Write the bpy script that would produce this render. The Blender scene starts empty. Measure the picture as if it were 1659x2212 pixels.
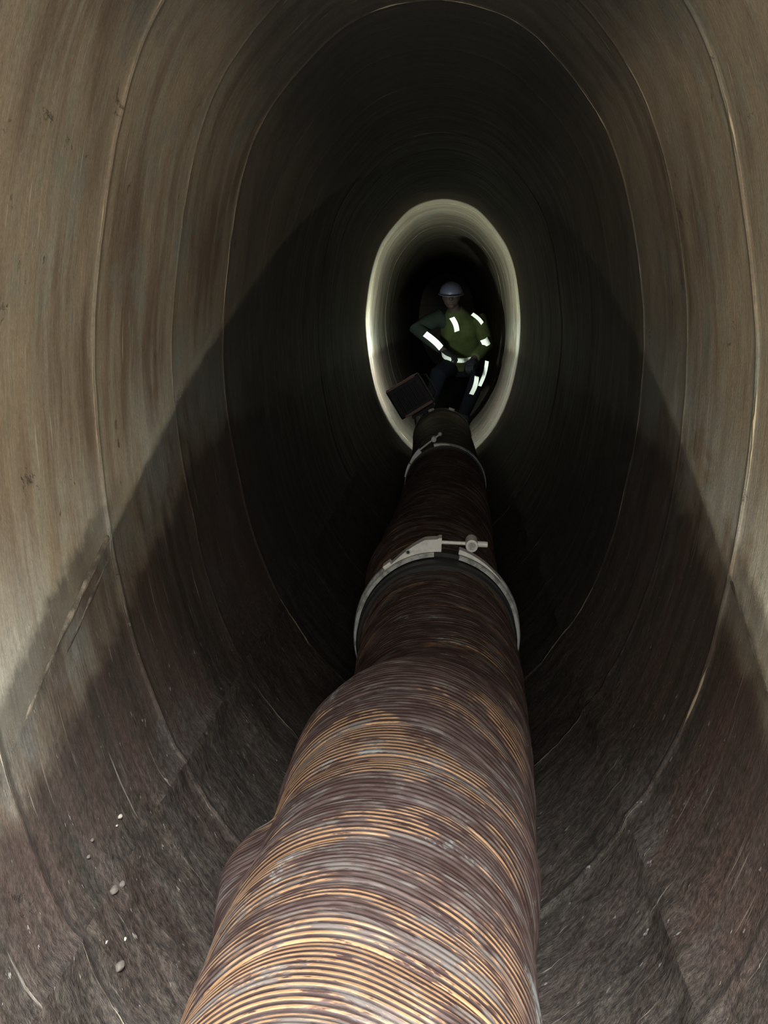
import bpy, bmesh, math, random
from mathutils import Vector, Matrix, noise
random.seed(7)
S = bpy.context.scene
COL = S.collection
F, VX, VY = 1700.0, 970.0, 680.0          # focal length in pixels, vanishing point of the tunnel axis
CZ = 1.15                                  # camera height above the invert
TX = -0.045                                # tunnel centre, the camera stands slightly right of it

# ------------------------------------------------------------------ helpers
def obj(name, verts, faces, mat, parent=None, smooth=True, uvs=None, attrs=None):
    me = bpy.data.meshes.new(name)
    me.from_pydata([tuple(v) for v in verts], [], faces)
    me.update()
    if smooth:
        me.polygons.foreach_set('use_smooth', [True]*len(me.polygons))
    if uvs:
        l = me.uv_layers.new(name='UVMap')
        data = []
        for p in me.polygons:
            for vi in p.vertices:
                data += [uvs[vi][0], uvs[vi][1]]
        l.data.foreach_set('uv', data)
    if attrs:
        for k, vals in attrs.items():
            a = me.attributes.new(k, 'FLOAT', 'POINT')
            a.data.foreach_set('value', vals)
    if mat: me.materials.append(mat)
    o = bpy.data.objects.new(name, me)
    COL.objects.link(o)
    if parent: o.parent = parent
    return o

def bm_obj(name, bm, mat, parent=None, smooth=False, bevel=0):
    me = bpy.data.meshes.new(name)
    if bevel:
        bmesh.ops.bevel(bm, geom=bm.edges[:], offset=bevel, segments=2, affect='EDGES', profile=.6)
    bmesh.ops.recalc_face_normals(bm, faces=bm.faces)
    bm.to_mesh(me); bm.free()
    if smooth: me.polygons.foreach_set('use_smooth', [True]*len(me.polygons))
    me.materials.append(mat)
    o = bpy.data.objects.new(name, me); COL.objects.link(o)
    if parent: o.parent = parent
    return o

def box_bm(sx, sy, sz, M=Matrix(), bm=None):
    bm = bm or bmesh.new()
    r = bmesh.ops.create_cube(bm, size=1, matrix=M @ Matrix.Diagonal((sx, sy, sz, 1)))
    return bm

def cyl_bm(p0, p1, r0, r1=None, seg=24, bm=None):
    bm = bm or bmesh.new()
    p0, p1 = Vector(p0), Vector(p1)
    d = p1-p0
    M = Matrix.Translation((p0+p1)/2) @ d.to_track_quat('Z', 'Y').to_matrix().to_4x4()
    bmesh.ops.create_cone(bm, cap_ends=True, segments=seg, radius1=r0, radius2=r1 if r1 is not None else r0, depth=d.length, matrix=M)
    return bm

def sph_bm(c, r, scale=(1, 1, 1), bm=None, R=Matrix(), u=20, v=14):
    bm = bm or bmesh.new()
    bmesh.ops.create_uvsphere(bm, u_segments=u, v_segments=v, radius=r, matrix=Matrix.Translation(c) @ R @ Matrix.Diagonal((*scale, 1)))
    return bm

def loft(bm, pts, radii, seg=16, flat=None):
    """closed tube through pts; radii entries r or (rx, ry); flat = preferred side direction"""
    rings = []
    n = len(pts)
    up0 = Vector(flat) if flat else Vector((1, 0.01, 0.02))
    for i, p in enumerate(pts):
        a = Vector(pts[max(i-1, 0)]); b = Vector(pts[min(i+1, n-1)])
        t = (b-a).normalized()
        sx = (up0 - t*up0.dot(t)).normalized(); sy = t.cross(sx)
        r = radii[i]
        rx, ry = (r if isinstance(r, tuple) else (r, r))
        rings.append([bm.verts.new(Vector(p)+sx*rx*math.cos(2*math.pi*k/seg)+sy*ry*math.sin(2*math.pi*k/seg)) for k in range(seg)])
    for i in range(n-1):
        for k in range(seg):
            bm.faces.new((rings[i][k], rings[i][(k+1) % seg], rings[i+1][(k+1) % seg], rings[i+1][k]))
    bm.faces.new(rings[0][::-1]); bm.faces.new(rings[-1])
    return bm

def remesh(o, voxel=.01, smooth=6):
    m = o.modifiers.new('r', 'REMESH'); m.mode = 'VOXEL'; m.voxel_size = voxel; m.use_smooth_shade = True
    s = o.modifiers.new('s', 'SMOOTH'); s.iterations = smooth; s.factor = .5
    dg = bpy.context.evaluated_depsgraph_get(); dg.update()
    me = bpy.data.meshes.new_from_object(o.evaluated_get(dg))
    me.polygons.foreach_set('use_smooth', [True]*len(me.polygons))
    o.modifiers.clear(); o.data = me
    return o

def empty(name, loc, label, cat, group=None, parent=None):
    o = bpy.data.objects.new(name, None); COL.objects.link(o)
    o.location = loc; o.empty_display_size = .05
    tag(o, label, cat, group)
    return o

def tag(o, label=None, cat=None, group=None, kind=None):
    if label: o['label'] = label
    if cat: o['category'] = cat
    if group: o['group'] = group
    if kind: o['kind'] = kind
    return o

def under(root, *parts):
    """parent parts built in world space to a root at its own place"""
    Mi = Matrix.Translation(root.location).inverted()
    for p in parts:
        p.parent = root; p.matrix_parent_inverse = Mi
    return root

# ------------------------------------------------------------------ materials
class N:
    def __init__(self, name):
        self.m = bpy.data.materials.new(name); self.m.use_nodes = True
        self.t = self.m.node_tree; self.b = self.t.nodes['Principled BSDF']
    def _in(self, n, i, v):
        if v is None: return
        if hasattr(v, 'is_output'): self.t.links.new(v, n.inputs[i])
        else: n.inputs[i].default_value = v
    def math(self, op, a, b=None, c=None, clamp=False):
        n = self.t.nodes.new('ShaderNodeMath'); n.operation = op; n.use_clamp = clamp
        self._in(n, 0, a); self._in(n, 1, b); self._in(n, 2, c); return n.outputs[0]
    def noise(self, vec, scale=1, detail=4, rough=.55, dist=0):
        n = self.t.nodes.new('ShaderNodeTexNoise')
        self._in(n, 'Vector', vec); n.inputs['Scale'].default_value = scale; n.inputs['Detail'].default_value = detail
        n.inputs['Roughness'].default_value = rough; n.inputs['Distortion'].default_value = dist
        return n.outputs['Fac']
    def vec(self, x, y, z=0.0):
        n = self.t.nodes.new('ShaderNodeCombineXYZ'); self._in(n, 0, x); self._in(n, 1, y); self._in(n, 2, z); return n.outputs[0]
    def sep(self, v):
        n = self.t.nodes.new('ShaderNodeSeparateXYZ'); self._in(n, 0, v); return n.outputs
    def coord(self, k):
        n = self.t.nodes.new('ShaderNodeTexCoord'); return n.outputs[k]
    def attr(self, k):
        n = self.t.nodes.new('ShaderNodeAttribute'); n.attribute_name = k; return n.outputs['Fac']
    def ss(self, v, lo, hi, a=0.0, b=1.0):
        n = self.t.nodes.new('ShaderNodeMapRange'); n.interpolation_type = 'SMOOTHSTEP'
        self._in(n, 0, v); self._in(n, 1, lo); self._in(n, 2, hi); self._in(n, 3, a); self._in(n, 4, b); return n.outputs[0]
    def mix(self, f, a, b, mode='MIX'):
        n = self.t.nodes.new('ShaderNodeMix'); n.data_type = 'RGBA'; n.blend_type = mode
        self._in(n, 0, f)
        for i, v in ((6, a), (7, b)):
            if isinstance(v, tuple) and len(v) == 3: v = (*v, 1)
            self._in(n, i, v)
        return n.outputs[2]
    def bump(self, h, strength=.3, dist=.01, nrm=None):
        n = self.t.nodes.new('ShaderNodeBump'); self._in(n, 'Height', h)
        n.inputs['Strength'].default_value = strength; n.inputs['Distance'].default_value = dist
        if nrm is not None: self._in(n, 'Normal', nrm)
        return n.outputs[0]
    def out(self, color=None, rough=None, metal=None, normal=None, spec=None):
        if isinstance(color, tuple): color = (*color, 1)
        self._in(self.b, 'Base Color', color); self._in(self.b, 'Roughness', rough); self._in(self.b, 'Metallic', metal)
        self._in(self.b, 'Normal', normal); self._in(self.b, 'Specular IOR Level', spec)
        return self.m

SEAM0, SEAMD = 1.43, 0.413
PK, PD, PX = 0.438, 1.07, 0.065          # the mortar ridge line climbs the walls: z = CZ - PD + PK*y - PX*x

def mat_wall():
    n = N('tunnel_lining')
    uv = n.sep(n.coord('UV')); s, y = uv[0], uv[1]
    ob = n.sep(n.coord('Object')); z = ob[2]
    # broad tints, stretched along the circumference (water runs down the walls)
    big = n.noise(n.vec(n.math('MULTIPLY', s, 1.1), n.math('MULTIPLY', y, 5.0), 1.3), 1, 4, .6, .4)
    mid = n.noise(n.vec(n.math('MULTIPLY', s, 2.2), n.math('MULTIPLY', y, 24.0), 4.1), 1, 5, .6, .3)
    fine = n.noise(n.vec(n.math('MULTIPLY', s, 14), n.math('MULTIPLY', y, 190.0), 2.2), 1, 4, .65)
    grain = n.noise(n.vec(n.math('MULTIPLY', s, 160), n.math('MULTIPLY', y, 320.0), 7.7), 1, 3, .6)
    patch = n.noise(n.vec(n.math('MULTIPLY', s, 3.0), n.math('MULTIPLY', y, 4.5), 9.2), 1, 5, .62, .6)
    up = n.mix(n.ss(big, .35, .65), (.205, .170, .122), (.115, .088, .066))
    up = n.mix(n.ss(mid, .42, .66), up, (.165, .150, .115))
    up = n.mix(n.ss(patch, .54, .66, 0, .75), up, (.135, .145, .130))
    low = n.mix(n.ss(big, .38, .62), (.090, .060, .050), (.052, .047, .039))  # reddish lower wall, toned down further to deepen the shadow on it
    low = n.mix(n.ss(mid, .40, .64), low, (.074, .057, .047))
    low = n.mix(n.ss(patch, .50, .66, 0, .7), low, (.082, .082, .077))
    crown_dim = n.ss(n.math('ADD', z, n.math('MULTIPLY', n.math('SUBTRACT', patch, .5), .30)), CZ+.42, CZ+.74)  # grey crown, its colour darkened further in place of weaker light
    up = n.mix(n.math('MULTIPLY', n.math('MULTIPLY', crown_dim, n.ss(y, 5.9, 5.2)), .88), up, (.034, .034, .032))
    # ragged water level stain; its rising edge and dark tone also paint the shadow below
    tide_shade = n.math('ADD', z, n.math('MULTIPLY', n.math('SUBTRACT', patch, .5), .22))
    tide_shade = n.math('SUBTRACT', tide_shade, n.math('MULTIPLY', n.ss(y, 1.0, 2.2), .33))
    tm = n.ss(tide_shade, .47, .53)
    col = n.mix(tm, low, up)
    # pale lime bloom just above the water level
    bloom = n.math('MULTIPLY', n.math('MULTIPLY', n.ss(tide_shade, .48, .60), n.ss(tide_shade, .92, .62)), n.ss(patch, .40, .56))
    col = n.mix(n.math('MULTIPLY', bloom, .75), col, (.225, .235, .215))
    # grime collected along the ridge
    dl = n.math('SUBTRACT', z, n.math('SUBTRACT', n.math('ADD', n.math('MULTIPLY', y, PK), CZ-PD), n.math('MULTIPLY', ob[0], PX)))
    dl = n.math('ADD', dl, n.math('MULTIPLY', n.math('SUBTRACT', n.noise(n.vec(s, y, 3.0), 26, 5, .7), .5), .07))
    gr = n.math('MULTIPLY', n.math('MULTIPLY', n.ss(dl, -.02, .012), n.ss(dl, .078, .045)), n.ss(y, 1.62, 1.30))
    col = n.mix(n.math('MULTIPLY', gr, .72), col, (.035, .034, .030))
    # spalled dark patches where lining flaked off
    sp = n.noise(n.vec(n.math('MULTIPLY', s, 8.0), n.math('MULTIPLY', y, 11.0), 21.0), 1, 8, .75, .8)
    spm = n.math('MULTIPLY', n.ss(sp, .62, .66), n.ss(n.noise(n.vec(s, y, 33.0), 60, 3, .6), .40, .56))
    col = n.mix(n.math('MULTIPLY', spm, .65), col, (.040, .034, .028))
    # black mud in the channel, rough and streaky
    mudn = n.noise(n.vec(n.math('MULTIPLY', s, 9), n.math('MULTIPLY', y, 30.0), 12.0), 1, 7, .72, .5)
    floor_m = n.ss(n.math('ADD', z, n.math('MULTIPLY', ob[0], .13)), .345, .255)
    fl = n.mix(n.ss(mudn, .42, .70), (.028, .026, .021), (.092, .086, .070))
    fl = n.mix(n.ss(patch, .48, .62, 0, .6), fl, (.090, .068, .056))
    col = n.mix(n.math('MULTIPLY', floor_m, .65), col, fl)
    grav = n.noise(n.vec(n.math('MULTIPLY', s, 70), n.math('MULTIPLY', y, 110.0), 44.0), 1, 4, .75)
    gm = n.ss(z, .62, .25, .15, .8)
    col = n.mix(gm, col, n.mix(1.0, col, n.mix(n.ss(grav, .34, .68), (.45, .45, .45), (1.75, 1.72, 1.65)), 'MULTIPLY'))
    # value streaks
    col = n.mix(1.0, col, n.mix(mid, (.72, .72, .74), (1.28, 1.27, 1.24)), 'MULTIPLY')
    col = n.mix(.55, col, n.mix(fine, (.45, .45, .45), (1.55, 1.55, 1.55)), 'MULTIPLY')
    col = n.mix(.45, col, n.mix(grain, (.3, .3, .3), (1.7, 1.7, 1.7)), 'MULTIPLY')
    # thin pale scratches and drips
    scr = n.noise(n.vec(n.math('MULTIPLY', s, 5.5), n.math('MULTIPLY', y, 150.0), 15.0), 1, 2, .5)
    col = n.mix(n.math('MULTIPLY', n.ss(scr, .675, .74), .55), col, (.36, .33, .27))
    # chips of pale mortar
    chip = n.noise(n.vec(n.math('MULTIPLY', s, 38), n.math('MULTIPLY', y, 75.0), 18.0), 1, 3, .6)
    chm = n.math('MULTIPLY', n.ss(chip, .665, .71), n.ss(z, .80, .35, .12, .8))
    col = n.mix(chm, col, (.30, .28, .25))
    # ring joints
    wob = n.math('MULTIPLY', n.math('SUBTRACT', n.noise(n.vec(s, 0.0, 5.0), 5, 3, .5), .5), .012)
    t = n.math('DIVIDE', n.math('SUBTRACT', n.math('ADD', y, wob), SEAM0), SEAMD)
    fr = n.math('MULTIPLY', n.math('SUBTRACT', t, n.math('ROUND', t)), SEAMD)
    ad = n.math('ABSOLUTE', fr)
    brk = n.noise(n.vec(n.math('MULTIPLY', s, 3.6), n.math('MULTIPLY', n.math('ROUND', t), 7.31), 2.0), 1, 3, .6)
    wid = n.math('MULTIPLY', n.ss(brk, .50, .74), .0038)
    bead = n.ss(n.math('SUBTRACT', wid, ad), -.0004, .0012)
    dark = n.math('MULTIPLY', n.ss(fr, .002, .006), n.ss(fr, .020, .008))
    col = n.mix(n.math('MULTIPLY', dark, .5), col, (.03, .028, .025))
    col = n.mix(n.math('MULTIPLY', bead, .85), col, (.42, .36, .24))
    # the rings from the third joint inwards are greyer, darkened further in colour to stand in for fading light
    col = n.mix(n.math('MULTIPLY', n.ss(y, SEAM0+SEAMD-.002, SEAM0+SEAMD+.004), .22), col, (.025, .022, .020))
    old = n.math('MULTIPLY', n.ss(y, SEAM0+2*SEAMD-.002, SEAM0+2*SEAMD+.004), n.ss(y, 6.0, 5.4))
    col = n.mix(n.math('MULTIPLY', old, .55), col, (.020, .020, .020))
    # relief
    h = n.math('ADD', n.math('MULTIPLY', fine, .25), n.math('MULTIPLY', grain, .12))
    h = n.math('ADD', h, n.math('MULTIPLY', mid, .35))
    h = n.math('ADD', h, n.math('MULTIPLY', bead, .8))
    h = n.math('SUBTRACT', h, n.math('MULTIPLY', spm, .9))
    h = n.math('ADD', h, n.math('MULTIPLY', n.math('MULTIPLY', grav, gm), 1.3))
    h = n.math('ADD', h, n.math('MULTIPLY', n.math('MULTIPLY', mudn, floor_m), 3.2))
    h = n.math('ADD', h, n.math('MULTIPLY', chm, .5))
    return n.out(col, n.ss(mid, .3, .7, .48, .72), 0.0, n.bump(h, .55, .006), .35)

def mat_ridge():
    n = N('mortar_ridge')
    c = n.coord('Object')
    a = n.noise(c, 22, 6, .65)
    b = n.noise(c, 160, 4, .6)
    col = n.mix(n.ss(a, .4, .62), (.075, .068, .056), (.27, .235, .185))
    return n.out(col, .7, 0.0, n.bump(n.math('ADD', a, n.math('MULTIPLY', b, .5)), .6, .006))

def mat_hose(name='hose_skin', gold=1.0, tint=(.052, .029, .024)):
    n = N(name)
    uv = n.sep(n.coord('UV')); th, y = uv[0], uv[1]   # th in metres around, y in metres along
    crest = n.attr('crest')
    pw = n.noise(n.vec(n.math('MULTIPLY', th, 2.6), n.math('MULTIPLY', y, 9.0), 3.3), 1, 5, .62, .5)
    pf = n.noise(n.vec(n.math('MULTIPLY', th, 22), n.math('MULTIPLY', y, 170), 5.5), 1, 4, .6)
    pm = n.noise(n.vec(n.math('MULTIPLY', th, 9), n.math('MULTIPLY', y, 60), 8.5), 1, 5, .7, .6)
    dirt = n.mix(n.ss(pf, .42, .68), tint, (tint[0]*2.1, tint[1]*2.6, tint[2]*2.7))
    dirt = n.mix(n.ss(pm, .50, .64, 0, .8), dirt, (.155, .138, .120))       # dried grey mud
    blu = n.noise(n.vec(n.math('MULTIPLY', th, 5), n.math('MULTIPLY', y, 15), 31.0), 1, 6, .75, .5)
    dirt = n.mix(n.math('MULTIPLY', n.ss(blu, .60, .66, 0, .85), n.ss(pf, .30, .48)), dirt, (.25, .26, .245))
    # copper coloured wire polished on the rib crests
    line = n.math('MULTIPLY', n.ss(crest, .50, .72), n.ss(pf, .36, .50))
    zone = n.math('ADD', n.math('ADD', pw, .008), n.math('MULTIPLY', n.ss(y, 1.115, 1.055), .125))
    zone = n.math('ADD', zone, n.math('MULTIPLY', n.ss(n.math('ABSOLUTE', n.math('SUBTRACT', y, 1.265)), .10, .055), .125))
    zone = n.math('ADD', zone, n.math('MULTIPLY', n.ss(n.math('ABSOLUTE', n.math('SUBTRACT', y, 2.235)), .035, .01), .16))
    worn = n.math('MULTIPLY', n.ss(zone, .555, .62), n.ss(pm, .60, .50))
    ang = n.math('DIVIDE', th, .221)
    worn = n.math('MULTIPLY', worn, n.math('MULTIPLY', n.ss(n.math('ADD', ang, n.math('MULTIPLY', pm, .5)), .55, 1.0), n.ss(ang, 2.95, 2.6)))
    g = n.math('MULTIPLY', n.math('MULTIPLY', line, worn), gold)
    g = n.math('MULTIPLY', g, n.ss(blu, .66, .60))
    col = n.mix(g, dirt, (.86, .52, .27))
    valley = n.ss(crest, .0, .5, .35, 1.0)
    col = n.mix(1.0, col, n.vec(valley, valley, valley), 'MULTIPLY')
    return n.out(col, n.math('SUBTRACT', n.ss(pf, .3, .7, .55, .8), n.math('MULTIPLY', g, .32)), n.math('MULTIPLY', g, .80),
                 n.bump(n.math('ADD', pm, n.math('MULTIPLY', pf, .6)), .35, .003), .4)

def mat_metal(name, col=(.46, .46, .44), rough=.42, metal=.7, dk=.5):
    n = N(name)
    c = n.coord('Object')
    a = n.noise(c, 38, 5, .65); b = n.noise(c, 260, 3, .6)
    k = n.mix(n.ss(a, .36, .56), tuple(v*dk for v in col), col)
    return n.out(k, n.ss(b, .3, .7, rough-.1, rough+.15), metal, n.bump(n.math('ADD', a, b), .25, .002))

def mat_plain(name, col, rough=.7, var=.35, scale=60, metal=0.0, spec=.4):
    n = N(name)
    a = n.noise(n.coord('Object'), scale, 4, .6)
    k = n.mix(a, tuple(v*(1-var) for v in col), tuple(min(1, v*(1+var)) for v in col))
    return n.out(k, rough, metal, n.bump(a, .2, .003), spec)

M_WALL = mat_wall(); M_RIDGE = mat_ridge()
M_HOSE = mat_hose()
M_HOSE_F = mat_hose('hose_skin_dark', .25, (.046, .024, .018))
M_ZINC = mat_metal('galvanised_steel', (.74, .77, .72), .42, .25)
M_ZBR = mat_metal('bright_steel', (.96, .95, .88), .45, .1, .86)
M_RUB = mat_plain('black_rubber', (.035, .036, .034), .55)
M_LBLACK = mat_plain('black_housing', (.02, .018, .02), .5)
M_LRED = mat_plain('pinkish_rim', (.50, .30, .27), .6)  # pinkish rim strips, paler than the housing

# ------------------------------------------------------------------ the egg-shaped tunnel
PROF = [(0, .905), (.13, .885), (.25, .83), (.35, .735), (.44, .62), (.505, .50), (.555, .33), (.585, .13), (.597, -.07),
        (.582, -.28), (.548, -.48), (.500, -.66), (.425, -.83), (.325, -.975), (.21, -1.085), (.10, -1.138), (0, -1.152)]
PROF = [(a*1.015, b) for a, b in PROF]
def catmull(P, m):
    out = []
    n = len(P)
    for i in range(n-1):
        p0 = P[i-1] if i else (-P[1][0], P[1][1]); p1 = P[i]; p2 = P[i+1]
        p3 = P[i+2] if i+2 < n else (-P[n-2][0], P[n-2][1])
        for k in range(m):
            t = k/m
            out.append(tuple(.5*((2*p1[j])+(-p0[j]+p2[j])*t+(2*p0[j]-5*p1[j]+4*p2[j]-p3[j])*t*t+(-p0[j]+3*p1[j]-3*p2[j]+p3[j])*t**3) for j in (0, 1)))
    out.append(P[-1]); return out
half = catmull(PROF, 12)                 # crown -> invert, right half
loop = [(-x, z) for x, z in reversed(half)] + half[1:]      # invert -> left -> crown -> right -> invert
arc = [0.0]
for a, b in zip(loop, loop[1:]): arc.append(arc[-1]+math.hypot(b[0]-a[0], b[1]-a[1]))
def normal2(i):
    a = loop[(i-1) if i > 0 else len(loop)-2]; b = loop[(i+1) if i < len(loop)-1 else 1]
    tx, tz = b[0]-a[0], b[1]-a[1]; l = math.hypot(tx, tz)
    return (tz/l, -tx/l)                # pointing inwards
NRM = [normal2(i) for i in range(len(loop))]
if NRM[len(loop)//4][0] < 0: NRM = [(-a, -b) for a, b in NRM]
def hw(z):                               # half width at camera-relative height z
    for a, b in zip(half, half[1:]):
        if b[1] <= z <= a[1]:
            t = (a[1]-z)/(a[1]-b[1]+1e-9); return a[0]+(b[0]-a[0])*t
    return 0
def profz(x):                            # depth of the invert below the camera at x
    x = abs(x-TX)
    for a, b in zip(half[::-1], half[::-1][1:]):
        if a[0] <= x <= b[0]: return -(a[1]+(b[1]-a[1])*(x-a[0])/(b[0]-a[0]+1e-9))
    return 0
Y0, Y1 = -.12, 17.0
ys = set()
y = Y0
while y < Y1:
    ys.add(round(y, 4)); y += .016 if y < 2.6 else (.04 if y < 6 else .15)
k = -3
while SEAM0+k*SEAMD < 9:
    c = SEAM0+k*SEAMD
    if c > Y0+.02:
        for d in (-.009, -.004, -.001, .002, .006, .012): ys.add(round(c+d, 4))
    k += 1
ys = sorted(ys) + [Y1]
rng = random.Random(3)
ringoff = {i: rng.uniform(-.003, .003) for i in range(-10, 60)}
def inset(i, y):
    seg = math.floor((y-SEAM0)/SEAMD); fr = (y-SEAM0)/SEAMD-seg; dd = min(fr, 1-fr)*SEAMD
    v = ringoff.get(seg, 0)
    if dd < .008: v += .0020*(1-dd/.008)              # mortar squeezed from the joint
    x, z = loop[i]
    v += .005*noise.noise(Vector((x*3, y*2.2, z*3)))
    if y < 4:
        v += .0016*noise.noise(Vector((x*14, y*22, z*14)))
        if z < -.84:
            v += .006*max(0, noise.noise(Vector((x*16, y*16, z*16+5)))) + .003*noise.noise(Vector((x*50, y*50, z*50)))
        m = abs(z+(.82 if x < 0 else .915))
        if m < .03: v += (.009*(1-m/.03))*(.5+noise.noise(Vector((y*9, x, 4)))+.8*noise.noise(Vector((y*45, x*9, z*40))))       # bench joint
    return v
def P3(i, y):
    v = inset(i, y); x, z = loop[i]
    return (TX+x+NRM[i][0]*v, y, CZ+z+NRM[i][1]*v)
def shell(name, idx):
    V, U, Fc = [], [], []
    m = len(idx)
    for y in ys:
        for i in idx:
            V.append(P3(i, y)); U.append((arc[i], y))
    for r in range(len(ys)-1):
        for c in range(m-1):
            a = r*m+c; Fc.append((a, a+m, a+m+1, a+1))
    # outer face and end rims give the lining its real thickness
    sub = idx[::6] if idx[::6][-1] == idx[-1] else idx[::6]+[idx[-1]]
    b0 = len(V)
    oy = [Y0, Y1]
    for y in oy:
        for i in sub:
            x, z = loop[i]; V.append((TX+x-NRM[i][0]*.12, y, CZ+z-NRM[i][1]*.12)); U.append((arc[i]+9, y))
    ms = len(sub)
    for c in range(ms-1): Fc.append((b0+c, b0+c+1, b0+ms+c+1, b0+ms+c))
    b1 = len(V)
    for i in sub:
        V.append(P3(i, Y0)); U.append((arc[i], Y0)); x, z = loop[i]
        V.append((TX+x-NRM[i][0]*.12, Y0, CZ+z-NRM[i][1]*.12)); U.append((arc[i], Y0-.1))
    for c in range(ms-1):
        a = b1+2*c; Fc.append((a, a+2, a+3, a+1))
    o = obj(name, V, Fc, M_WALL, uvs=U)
    tag(o, kind='structure')
    return o
nl = len(loop)
il = [i for i in range(nl)]
def rngidx(f):
    return [i for i in il if f(loop[i])]
ZB, ZT = -.82, .62
jl = min((i for i in il if loop[i][0] < 0), key=lambda i: abs(loop[i][1]-ZB))
tl = min((i for i in il if loop[i][0] < 0), key=lambda i: abs(loop[i][1]-ZT))
tr = nl-1-tl
jr = min((i for i in il if loop[i][0] > 0), key=lambda i: abs(loop[i][1]+.915))
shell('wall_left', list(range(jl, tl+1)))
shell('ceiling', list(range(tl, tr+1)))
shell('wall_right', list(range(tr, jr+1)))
# floor: wraps through the invert
loopF = list(range(jr, nl)) ; loopF2 = list(range(1, jl+1))
arc_keep = arc[:]
for i in loopF2: pass
def shell_floor():
    idx = loopF+loopF2
    global arc
    old = arc
    arc = arc[:]
    tot = old[-1]
    for i in loopF2: arc[i] = old[i]+tot
    o = shell('floor', idx)
    arc = old
    return o
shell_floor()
# far bulkhead that closes the tunnel
V = [(TX+x*1.02, Y1, CZ+z*1.02) for x, z in loop[:-1:4]]; n0 = len(V)
V += [(x, y+.1, z) for x, y, z in V]
o = obj('wall_back', V, [tuple(range(n0)), tuple(range(2*n0-1, n0-1, -1))]+[(i, (i+1) % n0, n0+(i+1) % n0, n0+i) for i in range(n0)], M_WALL, smooth=False,
        uvs=[(v[0], v[2]) for v in V])
tag(o, kind='structure')

# raised ridges where the upper lining ends, climbing each wall
def ridge(name, side, ya, yb, lift=0.0, w=.011, hgt=.007):
    V, Fc = [], []
    n = 150; seg = 9
    for a in range(n):
        y = ya+(yb-ya)*a/(n-1)
        z = -PD+PK*y-PX*side*.6+lift+.004*noise.noise(Vector((y*7, side, 0)))
        x = hw(z); e = .02
        tx, tz = hw(z+e)-hw(z-e), 2*e; l = math.hypot(tx, tz); tx /= l; tz /= l     # up the wall
        nx, nz = -tz, tx                                                             # inwards (right side)
        f = min(1, (yb-y)/.25)*(.75+.5*noise.noise(Vector((y*13, side*3, 2))))
        for k in range(seg):
            q = k/(seg-1)*2-1
            wx = q*w*f; hh = hgt*f*(1-q*q)-.006+.0012*noise.noise(Vector((y*60, q*2, side)))
            V.append((TX+side*(x+tx*wx+nx*hh), y-wx*.25, CZ+z+tz*wx+nz*hh))
    for a in range(n-1):
        for k in range(seg-1):
            b = a*seg+k; Fc.append((b, b+1, b+seg+1, b+seg) if side > 0 else (b, b+seg, b+seg+1, b+1))
    o = obj(name, V, Fc, M_RIDGE); tag(o, kind='structure'); return o
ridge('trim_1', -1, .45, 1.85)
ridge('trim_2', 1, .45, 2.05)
ridge('trim_3', -1, .45, 1.60, -.03, .006, .005)
ridge('trim_4', 1, .45, 1.75, -.03, .006, .005)

# ------------------------------------------------------------------ the hose
HC = [  # y, x, z (camera relative), radius
 (.68, -.122, -.925, .220), (.99, -.109, -.920, .221), (1.12, -.100, -.918, .222), (1.21, -.084, -.912, .222), (1.275, -.080, -.910, .221),
 (1.36, -.076, -.902, .223), (1.45, -.072, -.897, .231), (1.53, -.066, -.897, .228), (1.60, -.044, -.912, .212), (1.69, -.032, -.925, .203),
 (1.86, -.025, -.925, .206), (2.05, -.028, -.925, .211), (2.27, -.036, -.925, .214), (2.40, -.045, -.895, .214), (2.55, -.055, -.885, .216), (2.8, -.05, -.905, .214),
 (3.4, -.03, -.920, .212), (4.27, -.02, -.925, .210), (5.0, -.03, -.925, .210), (5.6, -.045, -.922, .211), (5.95, -.052, -.920, .212)]
def hc(y):
    for i in range(len(HC)-1):
        if HC[i][0] <= y <= HC[i+1][0] or i == len(HC)-2:
            a, b = HC[i], HC[i+1]; t = (y-a[0])/(b[0]-a[0]); t = max(0, min(1, t))
            if b[0]-a[0] > .06:
                pa = HC[max(i-1, 0)]; pb = HC[min(i+2, len(HC)-1)]
                r = []
                for j in (1, 2, 3):
                    m0 = (b[j]-pa[j])/(b[0]-pa[0])*(b[0]-a[0]); m1 = (pb[j]-a[j])/(pb[0]-a[0])*(b[0]-a[0])
                    m0 = max(-.03, min(.03, m0)); m1 = max(-.03, min(.03, m1))
                    r.append((2*t**3-3*t*t+1)*a[j]+(t**3-2*t*t+t)*m0+(-2*t**3+3*t*t)*b[j]+(t**3-t*t)*m1)
                return r
            t = t*t*(3-2*t)
            return [a[j]+(b[j]-a[j])*t for j in (1, 2, 3)]
PITCH = .0076
def sst(v, a, b):
    t = max(0, min(1, (v-a)/(b-a))); return t*t*(3-2*t)
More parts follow.
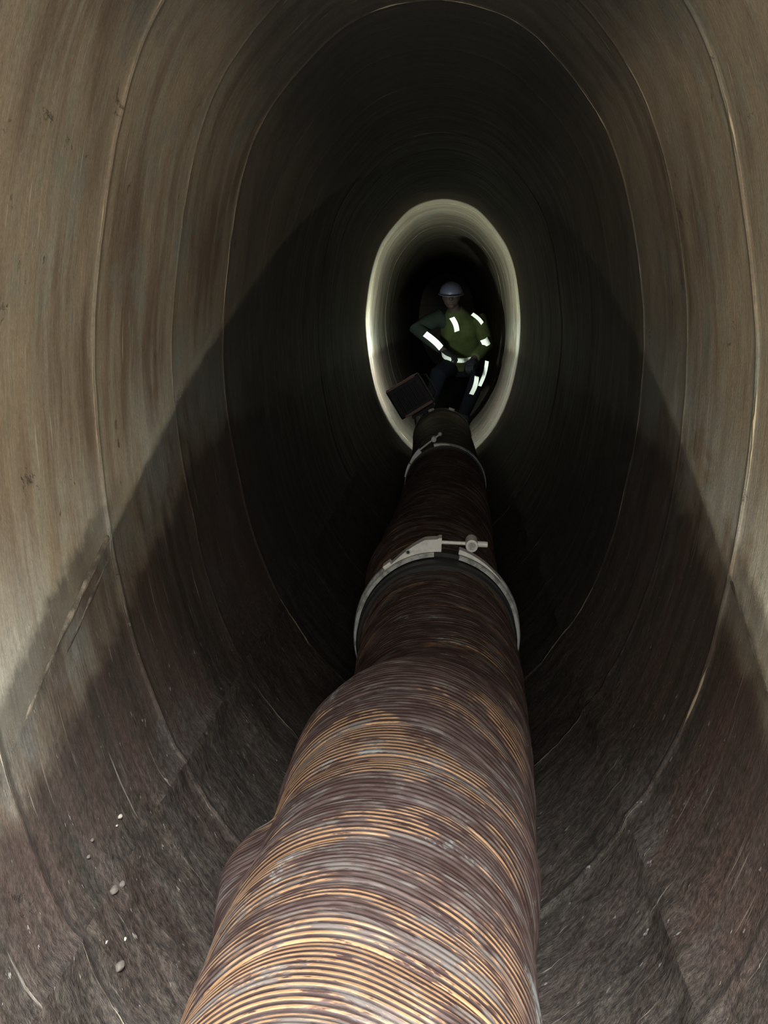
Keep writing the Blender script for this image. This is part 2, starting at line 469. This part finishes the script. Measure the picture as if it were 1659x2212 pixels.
def hose(name, ya, yb, per, seg, mat, parent, amp=.0017, tilt=.16, fold=1.0):
    V, U, Fc, A = [], [], [], []
    n = int((yb-ya)/PITCH*per)
    for a in range(n+1):
        y = ya+(yb-ya)*a/n
        cx, cz, r = hc(y)
        for k in range(seg+1):
            th = 2*math.pi*k/seg
            ct, st = math.cos(th), math.sin(th)
            # slant of the ribs, differing from fold to fold
            sh = tilt*r*ct*(1+.5*noise.noise(Vector((0, y*4, 1)))) + .012*noise.noise(Vector((ct*1.3, st*1.3, y*5)))
            ph = (y+sh)/PITCH
            c = .5+.5*math.cos(2*math.pi*ph)
            helix = (y+sh)/.088
            fph = helix-math.floor(helix)
            big = .0045*fold*(math.sin(math.pi*fph)**.6)                         # wider wound bands
            big += .003*fold*noise.noise(Vector((ct*1.5, st*1.5, y*9)))
            rr = r-.004+big+amp*(c**.8)*(.75+.5*noise.noise(Vector((ct*3, st*3, y*30))))
            if 1.08 < y < 1.30:                        # the hose has buckled outwards low on its left side
                rr += .046*sst(y, 1.08, 1.21)*(1-sst(y, 1.268+.01*st, 1.286+.01*st))*sst(th, 2.66, 2.95)*(1-sst(th, 3.9, 4.6))
            V.append((cx+rr*ct, y, CZ+cz+rr*st)); U.append((th*r, y+sh)); A.append(c)
    m = seg+1
    for a in range(n):
        for k in range(seg):
            b = a*m+k; Fc.append((b, b+m, b+m+1, b+1))
    # wall thickness at both cut ends: an inner bore
    for (yy, sgn) in ((ya, 1), (yb, -1)):
        cx, cz, r = hc(yy); base = len(V)
        e = 0 if sgn > 0 else n*m
        for k in range(m):
            th = 2*math.pi*k/seg; V.append((cx+(r-.016)*math.cos(th), yy, CZ+cz+(r-.016)*math.sin(th))); U.append((th*r, yy)); A.append(0)
        for k in range(m):
            th = 2*math.pi*k/seg; V.append((cx+(r-.016)*math.cos(th), yy+sgn*.12, CZ+cz+(r-.016)*math.sin(th))); U.append((th*r, yy)); A.append(0)
        for k in range(seg):
            Fc.append((e+k, e+k+1, base+k+1, base+k) if sgn > 0 else (base+k, base+k+1, e+k+1, e+k))
            Fc.append((base+k, base+k+1, base+m+k+1, base+m+k) if sgn > 0 else (base+m+k, base+m+k+1, base+k+1, base+k))
    return obj(name, V, Fc, mat, parent, uvs=U, attrs={'crest': A})

def ringmesh(name, y, rin, rout, width, mat, th0=0, th1=2*math.pi, prof=None, seg=120, c=None, yaw=0.0, pitch=0.0):
    """a band round the hose; prof = list of (dy, r) giving its cross-section"""
    cx, cz, r = c or hc(y)
    prof = prof or [(-width/2, rin), (-width/2, rout), (width/2, rout), (width/2, rin)]
    V, Fc = [], []
    n = len(prof); full = abs(th1-th0-2*math.pi) < 1e-6
    R = Matrix.Rotation(yaw, 3, 'Z') @ Matrix.Rotation(pitch, 3, 'X')
    for a in range(seg+(0 if full else 1)):
        th = th0+(th1-th0)*a/seg
        for dy, rr in prof:
            p = R @ Vector((rr*math.cos(th), dy, rr*math.sin(th)))
            V.append((cx+p.x, y+p.y, CZ+cz+p.z))
    rows = seg if not full else seg
    tot = seg if full else seg+1
    for a in range(rows):
        b = (a+1) % tot
        for k in range(n):
            Fc.append((a*n+k, a*n+(k+1) % n, b*n+(k+1) % n, b*n+k))
    if not full:
        Fc.append(tuple(range(n))); Fc.append(tuple(range(tot*n-1, tot*n-n-1, -1)))
    o = obj(name, V, Fc, mat, smooth=True)
    bm = bmesh.new(); bm.from_mesh(o.data); bmesh.ops.recalc_face_normals(bm, faces=bm.faces)
    for e in bm.edges:
        if len(e.link_faces) == 2 and e.calc_face_angle(0) > .5: e.smooth = False
    bm.to_mesh(o.data); bm.free()
    return o

CY1, CY2 = 2.28, 4.28
r1 = empty('ribbed_hose', (hc(1.5)[0], 1.5, .01), 'thick brown ribbed hose with copper-gold ribs filling the foreground below the large silver clamp', 'hose', 'ribbed hose lengths along the tunnel floor')
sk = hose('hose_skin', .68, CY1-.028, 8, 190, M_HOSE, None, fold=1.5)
cf = ringmesh('end_cuff', CY1-.035, .2, .226, .075, M_RUB, prof=[(-.034, .205), (-.034, .2225), (-.026, .2275), (.028, .2275), (.028, .205)])
cf['label'] = 'smooth black rubber cuff'
under(r1, sk, cf)
r2 = empty('ribbed_hose', (hc(3.3)[0], 3.3, .01), 'dark red-brown ribbed hose length between the large silver clamp and the smaller far clamp', 'hose', 'ribbed hose lengths along the tunnel floor')
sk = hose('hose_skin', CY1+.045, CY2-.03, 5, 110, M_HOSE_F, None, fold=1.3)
cf = ringmesh('end_cuff', CY1+.03, .2, .226, .04, M_RUB); cf['label'] = 'black rubber cuff'
cf2 = ringmesh('end_cuff', CY2-.03, .2, .218, .04, M_RUB); cf2['label'] = 'black rubber cuff'
under(r2, sk, cf, cf2)
r3 = empty('ribbed_hose', (hc(5.2)[0], 5.2, .02), 'almost black end of hose beyond the small far clamp, in front of the crouching person', 'hose', 'ribbed hose lengths along the tunnel floor')
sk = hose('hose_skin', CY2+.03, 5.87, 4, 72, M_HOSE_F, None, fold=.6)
cf = ringmesh('end_cuff', 5.89, .19, .219, .07, M_RUB); cf['label'] = 'black end collar'
lugs = []
for th in (1.25, 1.95):
    cx, cz, r = hc(5.89)
    lugs.append(bm_obj('lug', box_bm(.045, .03, .02, Matrix.Translation((cx+.222*math.cos(th), 5.87, CZ+cz+.225*math.sin(th))) @ Matrix.Rotation(-(th-math.pi/2), 4, 'Y')), M_ZINC, bevel=.003))
under(r3, sk, cf, *lugs)

# ------------------------------------------------------------------ clamps
def V3(*a): return Vector(a)
def clamp_big():
    y = CY1; c = (hc(2.25)[0]-.0, -.922, .22)
    root = empty('hose_clamp', (c[0], y, CZ+c[1]-.24), 'large silver clamp ring with latch plate and bolt round the near end of the hose', 'clamp', 'silver hose clamps')
    R = .235
    def pt(th, r, dy=0): return V3(c[0]+r*math.cos(th), y+dy, CZ+c[1]+r*math.sin(th))
    d = math.radians
    # two half bands leave a gap under the bolt; rolled edges on each
    prof = [(-.024, .2275), (-.026, .2365), (-.020, .2395), (-.015, .2345), (.010, .2345), (.016, .2405), (.024, .2425), (.028, .2385), (.026, .2275)]
    b1 = ringmesh('band', y, 0, 0, 0, M_ZINC, d(92), d(268), prof=prof, c=c)
    b2 = ringmesh('band', y, 0, 0, 0, M_ZINC, d(-92), d(74), prof=prof, c=c)
    # latch plate: curved web that rises off the left band and ends at the bolt
    V, Fc = [], []
    n = 26
    for i in range(n):
        t = i/(n-1); th = d(124)+(d(87)-d(124))*t
        ri = .240; ro = .2415+.034*min(1, (t/.72))**1.2
        if t > .93: ro += .004
        for (r_, dy) in ((ri, -.016), (ro, -.016), (ro, .020), (ri, .020)): V.append(pt(th, r_, dy))
    for i in range(n-1):
        for k in range(4): Fc.append((i*4+k, i*4+(k+1) % 4, i*4+4+(k+1) % 4, i*4+4+k))
    Fc += [(0, 1, 2, 3), (n*4-1, n*4-2, n*4-3, n*4-4)]
    lp = obj('latch_plate', V, Fc, M_ZBR, smooth=False)
    bm = bmesh.new(); bm.from_mesh(lp.data); bmesh.ops.recalc_face_normals(bm, faces=bm.faces); bm.to_mesh(lp.data); bm.free()
    rv = bm_obj('rivet', cyl_bm(pt(d(109), .254, -.021), pt(d(109), .254, -.012), .0050, seg=20), M_RUB, bevel=.001)
    rr = bm_obj('rivet', cyl_bm(pt(d(109), .254, -.0205), pt(d(109), .254, -.012), .0078, seg=20), M_ZINC, bevel=.001)
    # small keeper tab on the left of the band
    tb = bm_obj('keeper_tab', box_bm(.026, .034, .012, Matrix.Translation(pt(d(126), .244, .004)) @ Matrix.Rotation(-(d(126)-math.pi/2), 4, 'Y')), M_ZBR, bevel=.002)
    # bolt, barrel nut, its lug
    p0 = pt(d(88), .2635, 0); p1 = V3(c[0]+.147, y-.004, p0.z-.006)
    dirv = (p1-p0).normalized()
    bl = bm_obj('bolt', cyl_bm(p0, p1, .0052, seg=20), M_ZBR, bevel=.001)
    be = bm_obj('bolt_end', cyl_bm(p1-dirv*.055, p1, .0088, .0082, seg=20), M_ZBR, bevel=.002)
    q = p0+(p1-p0)*.66
    br = bm_obj('barrel_nut', cyl_bm(q+V3(0, -.032, .002), q+V3(0, .028, .002), .0178, seg=32), M_ZBR, bevel=.003)
    brh = bm_obj('nut_face', cyl_bm(q+V3(0, -.0345, .002), q+V3(0, -.030, .002), .0110, seg=28), M_ZINC, bevel=.001)
    V, Fc = [], []
    n = 22
    for i in range(n):
        t = i/(n-1); th = d(75)+(d(40)-d(75))*t
        ri = .240; ro = .2415+.012*(1-t)**1.1
        for (r_, dy) in ((ri, -.012), (ro, -.012), (ro, .018), (ri, .018)): V.append(pt(th, r_, dy))
    for i in range(n-1):
        for k in range(4): Fc.append((i*4+k, i*4+(k+1) % 4, i*4+4+(k+1) % 4, i*4+4+k))
    Fc += [(0, 1, 2, 3), (n*4-1, n*4-2, n*4-3, n*4-4)]
    lg = obj('nut_strap', V, Fc, M_ZBR, smooth=False)
    bm = bmesh.new(); bm.from_mesh(lg.data); bmesh.ops.recalc_face_normals(bm, faces=bm.faces); bm.to_mesh(lg.data); bm.free()
    under(root, b1, b2, lp, rr, tb, bl, be, br, lg)
    for ch, pa in ((rv, rr), (brh, br)): ch.parent = pa
    # keep sub-parts in place: parents sit at their root offset
    for ch in (rv, brh): ch.matrix_parent_inverse = Matrix()
clamp_big()

def clamp_small():
    y = CY2; c = (hc(y)[0], -.925, .21)
    root = empty('hose_clamp', (c[0], y, CZ+c[1]-.23), 'smaller far silver clamp with glinting bolt on the dark hose near the lit ring', 'clamp', 'silver hose clamps')
    d = math.radians
    def pt(th, r, dy=0): return V3(c[0]+r*math.cos(th), y+dy, CZ+c[1]+r*math.sin(th))
    prof = [(-.022, .212), (-.024, .221), (-.012, .2185), (.012, .2185), (.024, .2225), (.022, .212)]
    b1 = ringmesh('band', y, 0, 0, 0, M_ZINC, d(131), d(318), prof=prof, c=c, seg=80)
    b2 = ringmesh('band', y, 0, 0, 0, M_ZINC, d(-42), d(106), prof=prof, c=c, seg=80)
    V, Fc = [], []
    def strap(name, ta, tb, h0, h1, mat):
        V, Fc = [], []; n = 14
        for i in range(n):
            t = i/(n-1); th = d(ta)+(d(tb)-d(ta))*t
            ri = .2195; ro = .222+h0+(h1-h0)*t
            for (r_, dy) in ((ri, -.018), (ro, -.018), (ro, .018), (ri, .018)): V.append(pt(th, r_, dy))
        for i in range(n-1):
            for k in range(4): Fc.append((i*4+k, i*4+(k+1) % 4, i*4+4+(k+1) % 4, i*4+4+k))
        Fc += [(0, 1, 2, 3), (n*4-1, n*4-2, n*4-3, n*4-4)]
        o = obj(name, V, Fc, mat, smooth=False)
        bm = bmesh.new(); bm.from_mesh(o.data); bmesh.ops.recalc_face_normals(bm, faces=bm.faces); bm.to_mesh(o.data); bm.free()
        return o
    s1 = strap('keeper_tab', 168, 149, .004, .010, M_ZBR)
    s2 = strap('latch_plate', 147, 126, .008, .024, M_ZBR)
    s3 = strap('nut_strap', 106, 84, .010, .001, M_ZBR)
    p0 = pt(d(127), .236); p1 = pt(d(104), .258); p2 = p1+(p1-p0)*.42
    bl = bm_obj('bolt', cyl_bm(p0, p2, .0050, seg=14), M_ZBR)
    br = bm_obj('barrel_nut', cyl_bm(p1-V3(0, .028, 0), p1+V3(0, .025, 0), .0145, seg=20), M_ZBR, bevel=.002)
    be = bm_obj('bolt_end', sph_bm(p2, .011), M_ZBR, smooth=True)
    under(root, b1, b2, s1, s2, s3, bl, br, be)
clamp_small()

# ------------------------------------------------------------------ the boxy lamp propped on the hose
def work_lamp():
    u, v, yy = 886, 855, 6.07
    cx, cz = (u-VX)*yy/F, CZ-(v-VY)*yy/F
    root = empty('work_lamp', (cx, yy, cz-.12), 'tilted black box-shaped lamp propped left of the hose end, dark against the lit ring', 'lamp')
    T = Matrix.Translation((cx, yy, cz)) @ Matrix.Rotation(-math.radians(31), 4, 'Y')
    body = bm_obj('housing', box_bm(.29, .12, .25, T), M_LBLACK, bevel=.014)
    rims = [bm_obj('rim', box_bm(.25, .016, .020, T @ Matrix.Translation((-.01, -.058, .122))), M_LRED, bevel=.004),
            bm_obj('rim', box_bm(.24, .016, .020, T @ Matrix.Translation((.01, -.058, -.118))), M_LRED, bevel=.004)]
    fins = [bm_obj('cooling_fin', box_bm(.014, .03, .17, T @ Matrix.Translation((-.09+.03*i, -.07, 0))), M_LBLACK, bevel=.002) for i in range(7)]
    hb = loft(bmesh.new(), [T @ V3(.145, 0, -.10), T @ V3(.185, 0, -.08), T @ V3(.19, 0, 0), T @ V3(.185, 0, .08), T @ V3(.145, 0, .10)], [.009]*5, 10)
    handle = bm_obj('handle', hb, M_RUB, smooth=True)
    foot = bm_obj('foot', box_bm(.20, .10, .022, T @ Matrix.Translation((.03, 0, -.150))), M_RUB, bevel=.005)
    leg = bm_obj('bracket', box_bm(.03, .05, .05, T @ Matrix.Translation((.03, 0, -.13))), M_LBLACK, bevel=.004)
    legs = []
    for sx in (-.05, .07):
        p = T @ V3(sx, 0, -.155); x = p.x-.01
        legs.append(bm_obj('stand_leg', cyl_bm(p, V3(x+.05, yy+.01, CZ-profz(x+.05)+.004), .008, seg=12), M_LBLACK))
    under(root, body, *rims, *fins, handle, foot, leg, *legs)
work_lamp()

# ------------------------------------------------------------------ the crouching person
def person():
    def W(u, v, y): return V3((u-VX)*y/F, y, CZ-(v-VY)*y/F)
    M_SK = mat_plain('skin', (.020, .012, .011), .7, .15, 60, 0, .15)
    M_JG = mat_plain('olive_cloth', (.019, .025, .008), .9, .85, 12, 0, .1)
    M_JD = mat_plain('grey_cloth', (.008, .011, .009), .9, .3, 30, 0, .08)
    M_TR = mat_plain('dark_blue_cloth', (.0025, .003, .005), .95, .3, 30, 0, .05)
    M_RF = mat_plain('reflective_tape', (.88, .92, .90), .45, .06, 50)
    M_HE = mat_plain('blue_grey_plastic', (.026, .028, .048), .45, .15)
    M_GL = mat_plain('black_glove', (.004, .004, .005), .8, .3, 60, 0, .1)
    B = V3(.06, 7.7, CZ-1.12)
    root = empty('person', B, 'person crouching in the lit ring in olive-green jacket with white reflective bands and blue-grey helmet', 'person')
    z = lambda v: CZ+v
    hip = V3(.13, 7.86, z(-.50)); ch = V3(.115, 7.66, z(-.16)); nk = V3(.05, 7.52, z(.06)); hd = V3(.02, 7.45, z(.165))
    shR, elR, haR = V3(-.10, 7.60, z(-.03)), V3(-.31, 7.50, z(-.13)), V3(-.03, 7.30, z(-.345))
    shL, elL, haL = V3(.30, 7.60, z(-.05)), V3(.355, 7.50, z(-.29)), V3(.22, 7.28, z(-.42))
    hpR, knR, anR = V3(.03, 7.86, z(-.52)), V3(-.10, 7.50, z(-.56)), V3(-.20, 7.66, z(-.97))
    hpL, knL, anL = V3(.22, 7.86, z(-.52)), V3(.29, 7.50, z(-.56)), V3(.15, 7.66, z(-.99))
    # body, one continuous surface
    bm = bmesh.new()
    loft(bm, [hip+V3(0, .02, -.08), hip, (hip+ch)/2, ch, (ch*.4+nk*.6), nk, (nk+hd)/2], [(.13, .10), (.15, .11), (.13, .10), (.17, .11), (.13, .08), .055, .05])
    sph_bm(hd, .088, (.86, 1.0, 1.22), bm)
    for a, b, c in ((shR, elR, haR), (shL, elL, haL)):
        loft(bm, [ch*.5+a*.5, a, (a+b)/2, b, (b+c)/2, c], [.05, .055, .047, .040, .036, .027], 12)
    for a, b, c in ((hpR, knR, anR), (hpL, knL, anL)):
        loft(bm, [a, (a+b)/2, b, (b*.6+c*.4), c], [.085, .075, .058, .055, .038], 14)
        sph_bm(c+V3(0, -.05, -.05), .045, (.9, 2.0, .8), bm)
    # face: nose, brow, chin, ears
    loft(bm, [hd+V3(0, -.083, .03), hd+V3(0, -.106, -.018), hd+V3(0, -.088, -.03)], [.008, .015, .012], 8)
    for s in (-1, 1): sph_bm(hd+V3(s*.076, .005, .0), .022, (.4, .8, 1.2), bm)
    sph_bm(hd+V3(0, -.06, -.082), .03, (1.1, .8, .7), bm)
    body = remesh(bm_obj('body', bm, M_SK), .009, 4)
    eyes = [bm_obj('eye', sph_bm(hd+V3(s*.031, -.080, .012), .011), mat_plain('eye', (.12, .12, .12), .3, .1) if s < 0 else bpy.data.materials['eye'], smooth=True) for s in (-1, 1)]
    mouth = bm_obj('mouth', sph_bm(hd+V3(0, -.083, -.055), .02, (1, .25, .22)), mat_plain('lip', (.022, .010, .009), .7), smooth=True)
    # jacket torso
    bm = bmesh.new()
    T1 = [hip+V3(0, 0, .02), hip*.7+ch*.3, hip*.4+ch*.6, ch, ch*.5+nk*.5+V3(0, .02, -.01), nk+V3(0, .01, -.005)]
    T2 = [(.185, .145), (.185, .14), (.195, .14), (.205, .14), (.165, .11), (.075, .07)]
    loft(bm, T1, T2, 28)
    jack = remesh(bm_obj('jacket', bm, M_JG), .009, 4)
    # sleeves
    bm = bmesh.new()
    loft(bm, [ch*.45+shR*.55, shR, (shR+elR)/2, elR, (elR+haR)/2, haR*.85+elR*.15], [.08, .088, .080, .073, .062, .052], 16)
    sr = remesh(bm_obj('sleeve', bm, M_JD), .009, 4); sr['label'] = 'dark grey sleeve bent outwards'
    bm = bmesh.new()
    loft(bm, [ch*.45+shL*.55, shL, (shL+elL)/2, elL, (elL+haL)/2, haL*.85+elL*.15], [.08, .082, .072, .066, .058, .048], 16)
    sl = remesh(bm_obj('sleeve', bm, M_JG), .009, 4)
    # trousers
    bm = bmesh.new()
    loft(bm, [hip+V3(0, .02, -.10), hip+V3(0, 0, .05)], [(.18, .13), (.175, .135)], 20)
    for a, b, c in ((hpR, knR, anR), (hpL, knL, anL)):
        loft(bm, [a, (a+b)/2, b, (b*.6+c*.4), c+V3(0, 0, .04)], [.105, .095, .080, .072, .06], 16)
    tr = remesh(bm_obj('trousers', bm, M_TR), .009, 4)
    def boot(c):
        bm = bmesh.new()
        loft(bm, [c+V3(0, .0, .06), c, c+V3(0, -.01, -.06)], [.058, .054, .055], 14)
        sph_bm(c+V3(0, -.07, -.065), .055, (.85, 2.0, .75), bm)
        return remesh(bm_obj('boot', bm, M_GL), .008, 3)
    b1, b2 = boot(anR), boot(anL)
    # gloved hands, five fingers each, curled
    def hand(c, d, side):
        d = d.normalized(); s = d.cross(V3(0, 0, 1)).normalized()*side; n = s.cross(d)*side
        if n.z < 0: n = -n
        bm = bmesh.new()
        loft(bm, [c-d*.03, c, c+d*.045, c+d*.085], [(.026, .026), (.034, .024), (.042, .020), (.040, .016)], 14, flat=s)
        for k, (o, L) in enumerate(((-.032, .066), (-.011, .076), (.011, .072), (.031, .058))):
            b = c+d*.078+s*o
            loft(bm, [b, b+d*L*.45, b+d*L*.8-n*L*.35, b+d*L*.75-n*L*.75], [.0105, .010, .009, .0078], 10)
        b = c+d*.02-s*.035
        loft(bm, [b, b-s*.028+d*.025-n*.01, b-s*.03+d*.055-n*.025], [.014, .0115, .009], 10)
        return remesh(bm_obj('glove', bm, M_GL), .0045, 2)
    g1 = hand(haR, V3(.6, -.5, -.35), 1); g2 = hand(haL, V3(-.3, -.8, -.5), -1)
    # helmet: shell, brim, headlamp
    bm = bmesh.new()
    hc0 = hd+V3(0, .012, .045)
    Rt = Matrix.Rotation(math.radians(10), 4, 'X')
    bmesh.ops.create_uvsphere(bm, u_segments=36, v_segments=20, radius=.118, matrix=Matrix.Translation(hc0) @ Rt @ Matrix.Diagonal((.92, 1.12, .88, 1)))
    bmesh.ops.bisect_plane(bm, geom=bm.verts[:]+bm.edges[:]+bm.faces[:], plane_co=hc0+V3(0, 0, -.005), plane_no=Rt.to_3x3() @ V3(0, 0, 1), clear_inner=True)
    he = bm_obj('helmet', bm, M_HE, smooth=True)
    so = he.modifiers.new('t', 'SOLIDIFY'); so.thickness = .004
    br = ringmesh('helmet_brim', hc0.y, 0, 0, 0, M_HE, prof=[(0, 0)], c=(0, 0, 0)) if False else None
    bm = bmesh.new()
    vi, vo = [], []
    for k in range(36):
        a = 2*math.pi*k/36; f = 1+.22*max(0, -math.sin(a))
        vi.append(Rt.to_3x3() @ V3(.104*math.cos(a), .128*math.sin(a), 0)+hc0); vo.append(Rt.to_3x3() @ V3(.122*math.cos(a), .146*math.sin(a)*f, -.008)+hc0)
    A = [bm.verts.new(p) for p in vi]; Bv = [bm.verts.new(p) for p in vo]; C = [bm.verts.new(p-V3(0, 0, .006)) for p in vo]; D = [bm.verts.new(p-V3(0, 0, .006)) for p in vi]
    for k in range(36):
        j = (k+1) % 36
        for p, q in ((A, Bv), (Bv, C), (C, D), (D, A)): bm.faces.new((p[k], p[j], q[j], q[k]))
    brim = bm_obj('brim', bm, M_HE, smooth=False)
    # reflective bands
    def band(pts, rads, seg=28, flat=None):
        return bm_obj('reflective_band', loft(bmesh.new(), pts, rads, seg, flat), M_RF, smooth=False)
    bands = []
    wa = hip*.62+ch*.38; dx = (ch-hip).normalized()
    bands.append(band([wa-dx*.022, wa+dx*.022], [(.198, .153), (.200, .154)]))
    def strapband(u0, v0, u1, v1, y0, y1, w):
        # a strip lying on the chest: short thick ribbon
        p, q = W(u0, v0, y0), W(u1, v1, y1)
        bm = bmesh.new(); d = (q-p).normalized(); s = d.cross(V3(0, -1, 0)).normalized()
        n = 8; rows = []
        for i in range(n+1):
            t = i/n; c = p.lerp(q, t)+V3(.012*math.sin(t*math.pi), -.012*math.sin(t*math.pi), 0)
            rows.append([bm.verts.new(c+s*w/2), bm.verts.new(c-s*w/2), bm.verts.new(c-s*w/2+V3(0, .03, 0)), bm.verts.new(c+s*w/2+V3(0, .03, 0))])
        for i in range(n):
            for k in range(4): bm.faces.new((rows[i][k], rows[i][(k+1) % 4], rows[i+1][(k+1) % 4], rows[i+1][k]))
        bm.faces.new(rows[0][::-1]); bm.faces.new(rows[-1])
        return bm_obj('reflective_band', bm, M_RF)
    bands.append(strapband(976, 686, 987, 716, 7.475, 7.50, .050))
    bands.append(strapband(1020, 678, 1042, 699, 7.52, 7.50, .035))
    e = (elR-shR).normalized(); f = (haR-elR).normalized()
    bands.append(strapband(918, 721, 953, 752, 7.35, 7.25, .058))
    bands.append(strapband(1041, 743, 1056, 735, 7.40, 7.43, .070))
    bands.append(strapband(1052, 780, 1036, 834, 7.40, 7.46, .034))
    bands.append(strapband(1030, 813, 1018, 852, 7.42, 7.50, .042))
    under(root, body, jack, sr, sl, tr, b1, b2, g1, g2, he, brim, mouth, *eyes, *bands)
person()

# ------------------------------------------------------------------ loose stones on the bench
M_ST = mat_plain('pale_stone', (.46, .42, .35), .8, .25, 90)
M_SD = mat_plain('dull_stone', (.13, .115, .095), .85, .4, 90)
def on_wall(u, v):
    """point of the lining seen at a pixel: march along the view ray"""
    dx, dz = (u-VX)/F, -(v-VY)/F
    t = .3
    while t < 12:
        x, z = dx*t-TX, dz*t
        if z < -1.15 or abs(x) > hw(z): break
        t += .001
    return V3(dx*t, t, CZ+dz*t)
stones = [(258, 1765, .0065, M_ST, 'pebble', 'largest pale pebble lying alone on the left wall bench'),
          (252, 1784, .0030, M_ST, 'pebble', 'tiny pale pebble just under the largest pebble on the left'),
          (198, 1816, .0045, M_SD, 'pebble', 'small dull pebble left of and below the palest pebble'),
          (190, 1852, .0050, M_SD, 'pebble', 'dull pebble in the dark crack of the left wall'),
          (244, 1925, .0110, M_SD, 'mortar_crumb', 'upper mortar lump at the joint of left wall and floor'),
          (262, 1912, .0090, M_SD, 'mortar_crumb', 'mortar lump touching the upper one on its right side'),
          (226, 2038, .0065, M_ST, 'pebble', 'pale pebble low at the left wall and floor joint'),
          (268, 2030, .0050, M_ST, 'pebble', 'pale pebble right of the low joint pebble'),
          (255, 2090, .0120, M_SD, 'mortar_crumb', 'lowest flat mortar lump near the bottom left')]
for (u, v, r, m, nm, lb) in stones:
    p = on_wall(u, v); r *= .50
    bm = bmesh.new(); bmesh.ops.create_icosphere(bm, subdivisions=3, radius=r)
    sd = u*.13
    for vt in bm.verts:
        vt.co *= 1+.30*noise.noise(vt.co/r*1.1+V3(sd, 0, 0)); vt.co.y *= 1.25; vt.co.z *= .85
    o = bm_obj(nm, bm, m, smooth=True); o.location = p+V3(r*.35, 0, r*.35)
    tag(o, lb, 'stone', 'loose stones at the left joint')

# ------------------------------------------------------------------ light
w = bpy.data.worlds.new('World'); S.world = w; w.use_nodes = True
w.node_tree.nodes['Background'].inputs[0].default_value = (.5, .56, .62, 1); w.node_tree.nodes['Background'].inputs[1].default_value = .02
def light(name, kind, loc, col, e, **kw):
    l = bpy.data.lights.new(name, kind); l.energy = e; l.color = col
    for k_, v_ in kw.items(): setattr(l, k_, v_)
    o = bpy.data.objects.new(name, l); COL.objects.link(o); o.location = loc
    return o
# added spot, no fixture, beside the hose; its half-space cone cuts the rising shadow
lx, yl = .20, .75
a = light('added_low_spot', 'SPOT', (lx, yl, CZ-PD+PK*yl-PX*lx), (1.0, .90, .72), 48, spot_size=math.pi, spot_blend=0.0, shadow_soft_size=.012)
a.rotation_euler = Vector((PX, -PK, 1)).to_track_quat('-Z', 'Y').to_euler()
# daylight falling down the entry shaft behind the camera
a = light('shaft_daylight', 'AREA', (.22, -.90, CZ+2.2), (.95, .96, 1.0), 1060, shape='DISK', size=1.0)
a.rotation_euler = Vector((-.2, 1.8, -3.0)).to_track_quat('-Z', 'Y').to_euler()
# soft frontal fill added near the camera so the clamps catch light
a = light('frontal_fill', 'AREA', (.05, -.30, CZ+.12), (1.0, .97, .92), 14, shape='DISK', size=.45)
a.rotation_euler = Vector((0, 1, -.05)).to_track_quat('-Z', 'Y').to_euler()
# the work lamp's beam, thrown away from the camera onto the person and the walls beyond
a = light('work_lamp_beam', 'SPOT', (-.25, 6.20, CZ-.30), (.88, 1.0, .86), 84, spot_size=math.pi, spot_blend=0.0, shadow_soft_size=.05)
a.rotation_euler = Vector((0, 1, 0)).to_track_quat('-Z', 'Y').to_euler()

# ------------------------------------------------------------------ camera
cam = bpy.data.cameras.new('Camera'); co = bpy.data.objects.new('Camera', cam); COL.objects.link(co)
co.location = (0, 0, CZ); co.rotation_euler = (math.pi/2, 0, 0)
cam.sensor_fit = 'VERTICAL'; cam.sensor_height = 36; cam.lens = F/2212*36
cam.shift_x = -(VX-829.5)/2212; cam.shift_y = -(1106-VY)/2212
cam.clip_start = .02; cam.clip_end = 100
S.camera = co
S.view_settings.view_transform = 'Standard'; S.view_settings.look = 'None'
S.view_settings.gamma = 1; S.view_settings.exposure = 0; S.view_settings.use_curve_mapping = False
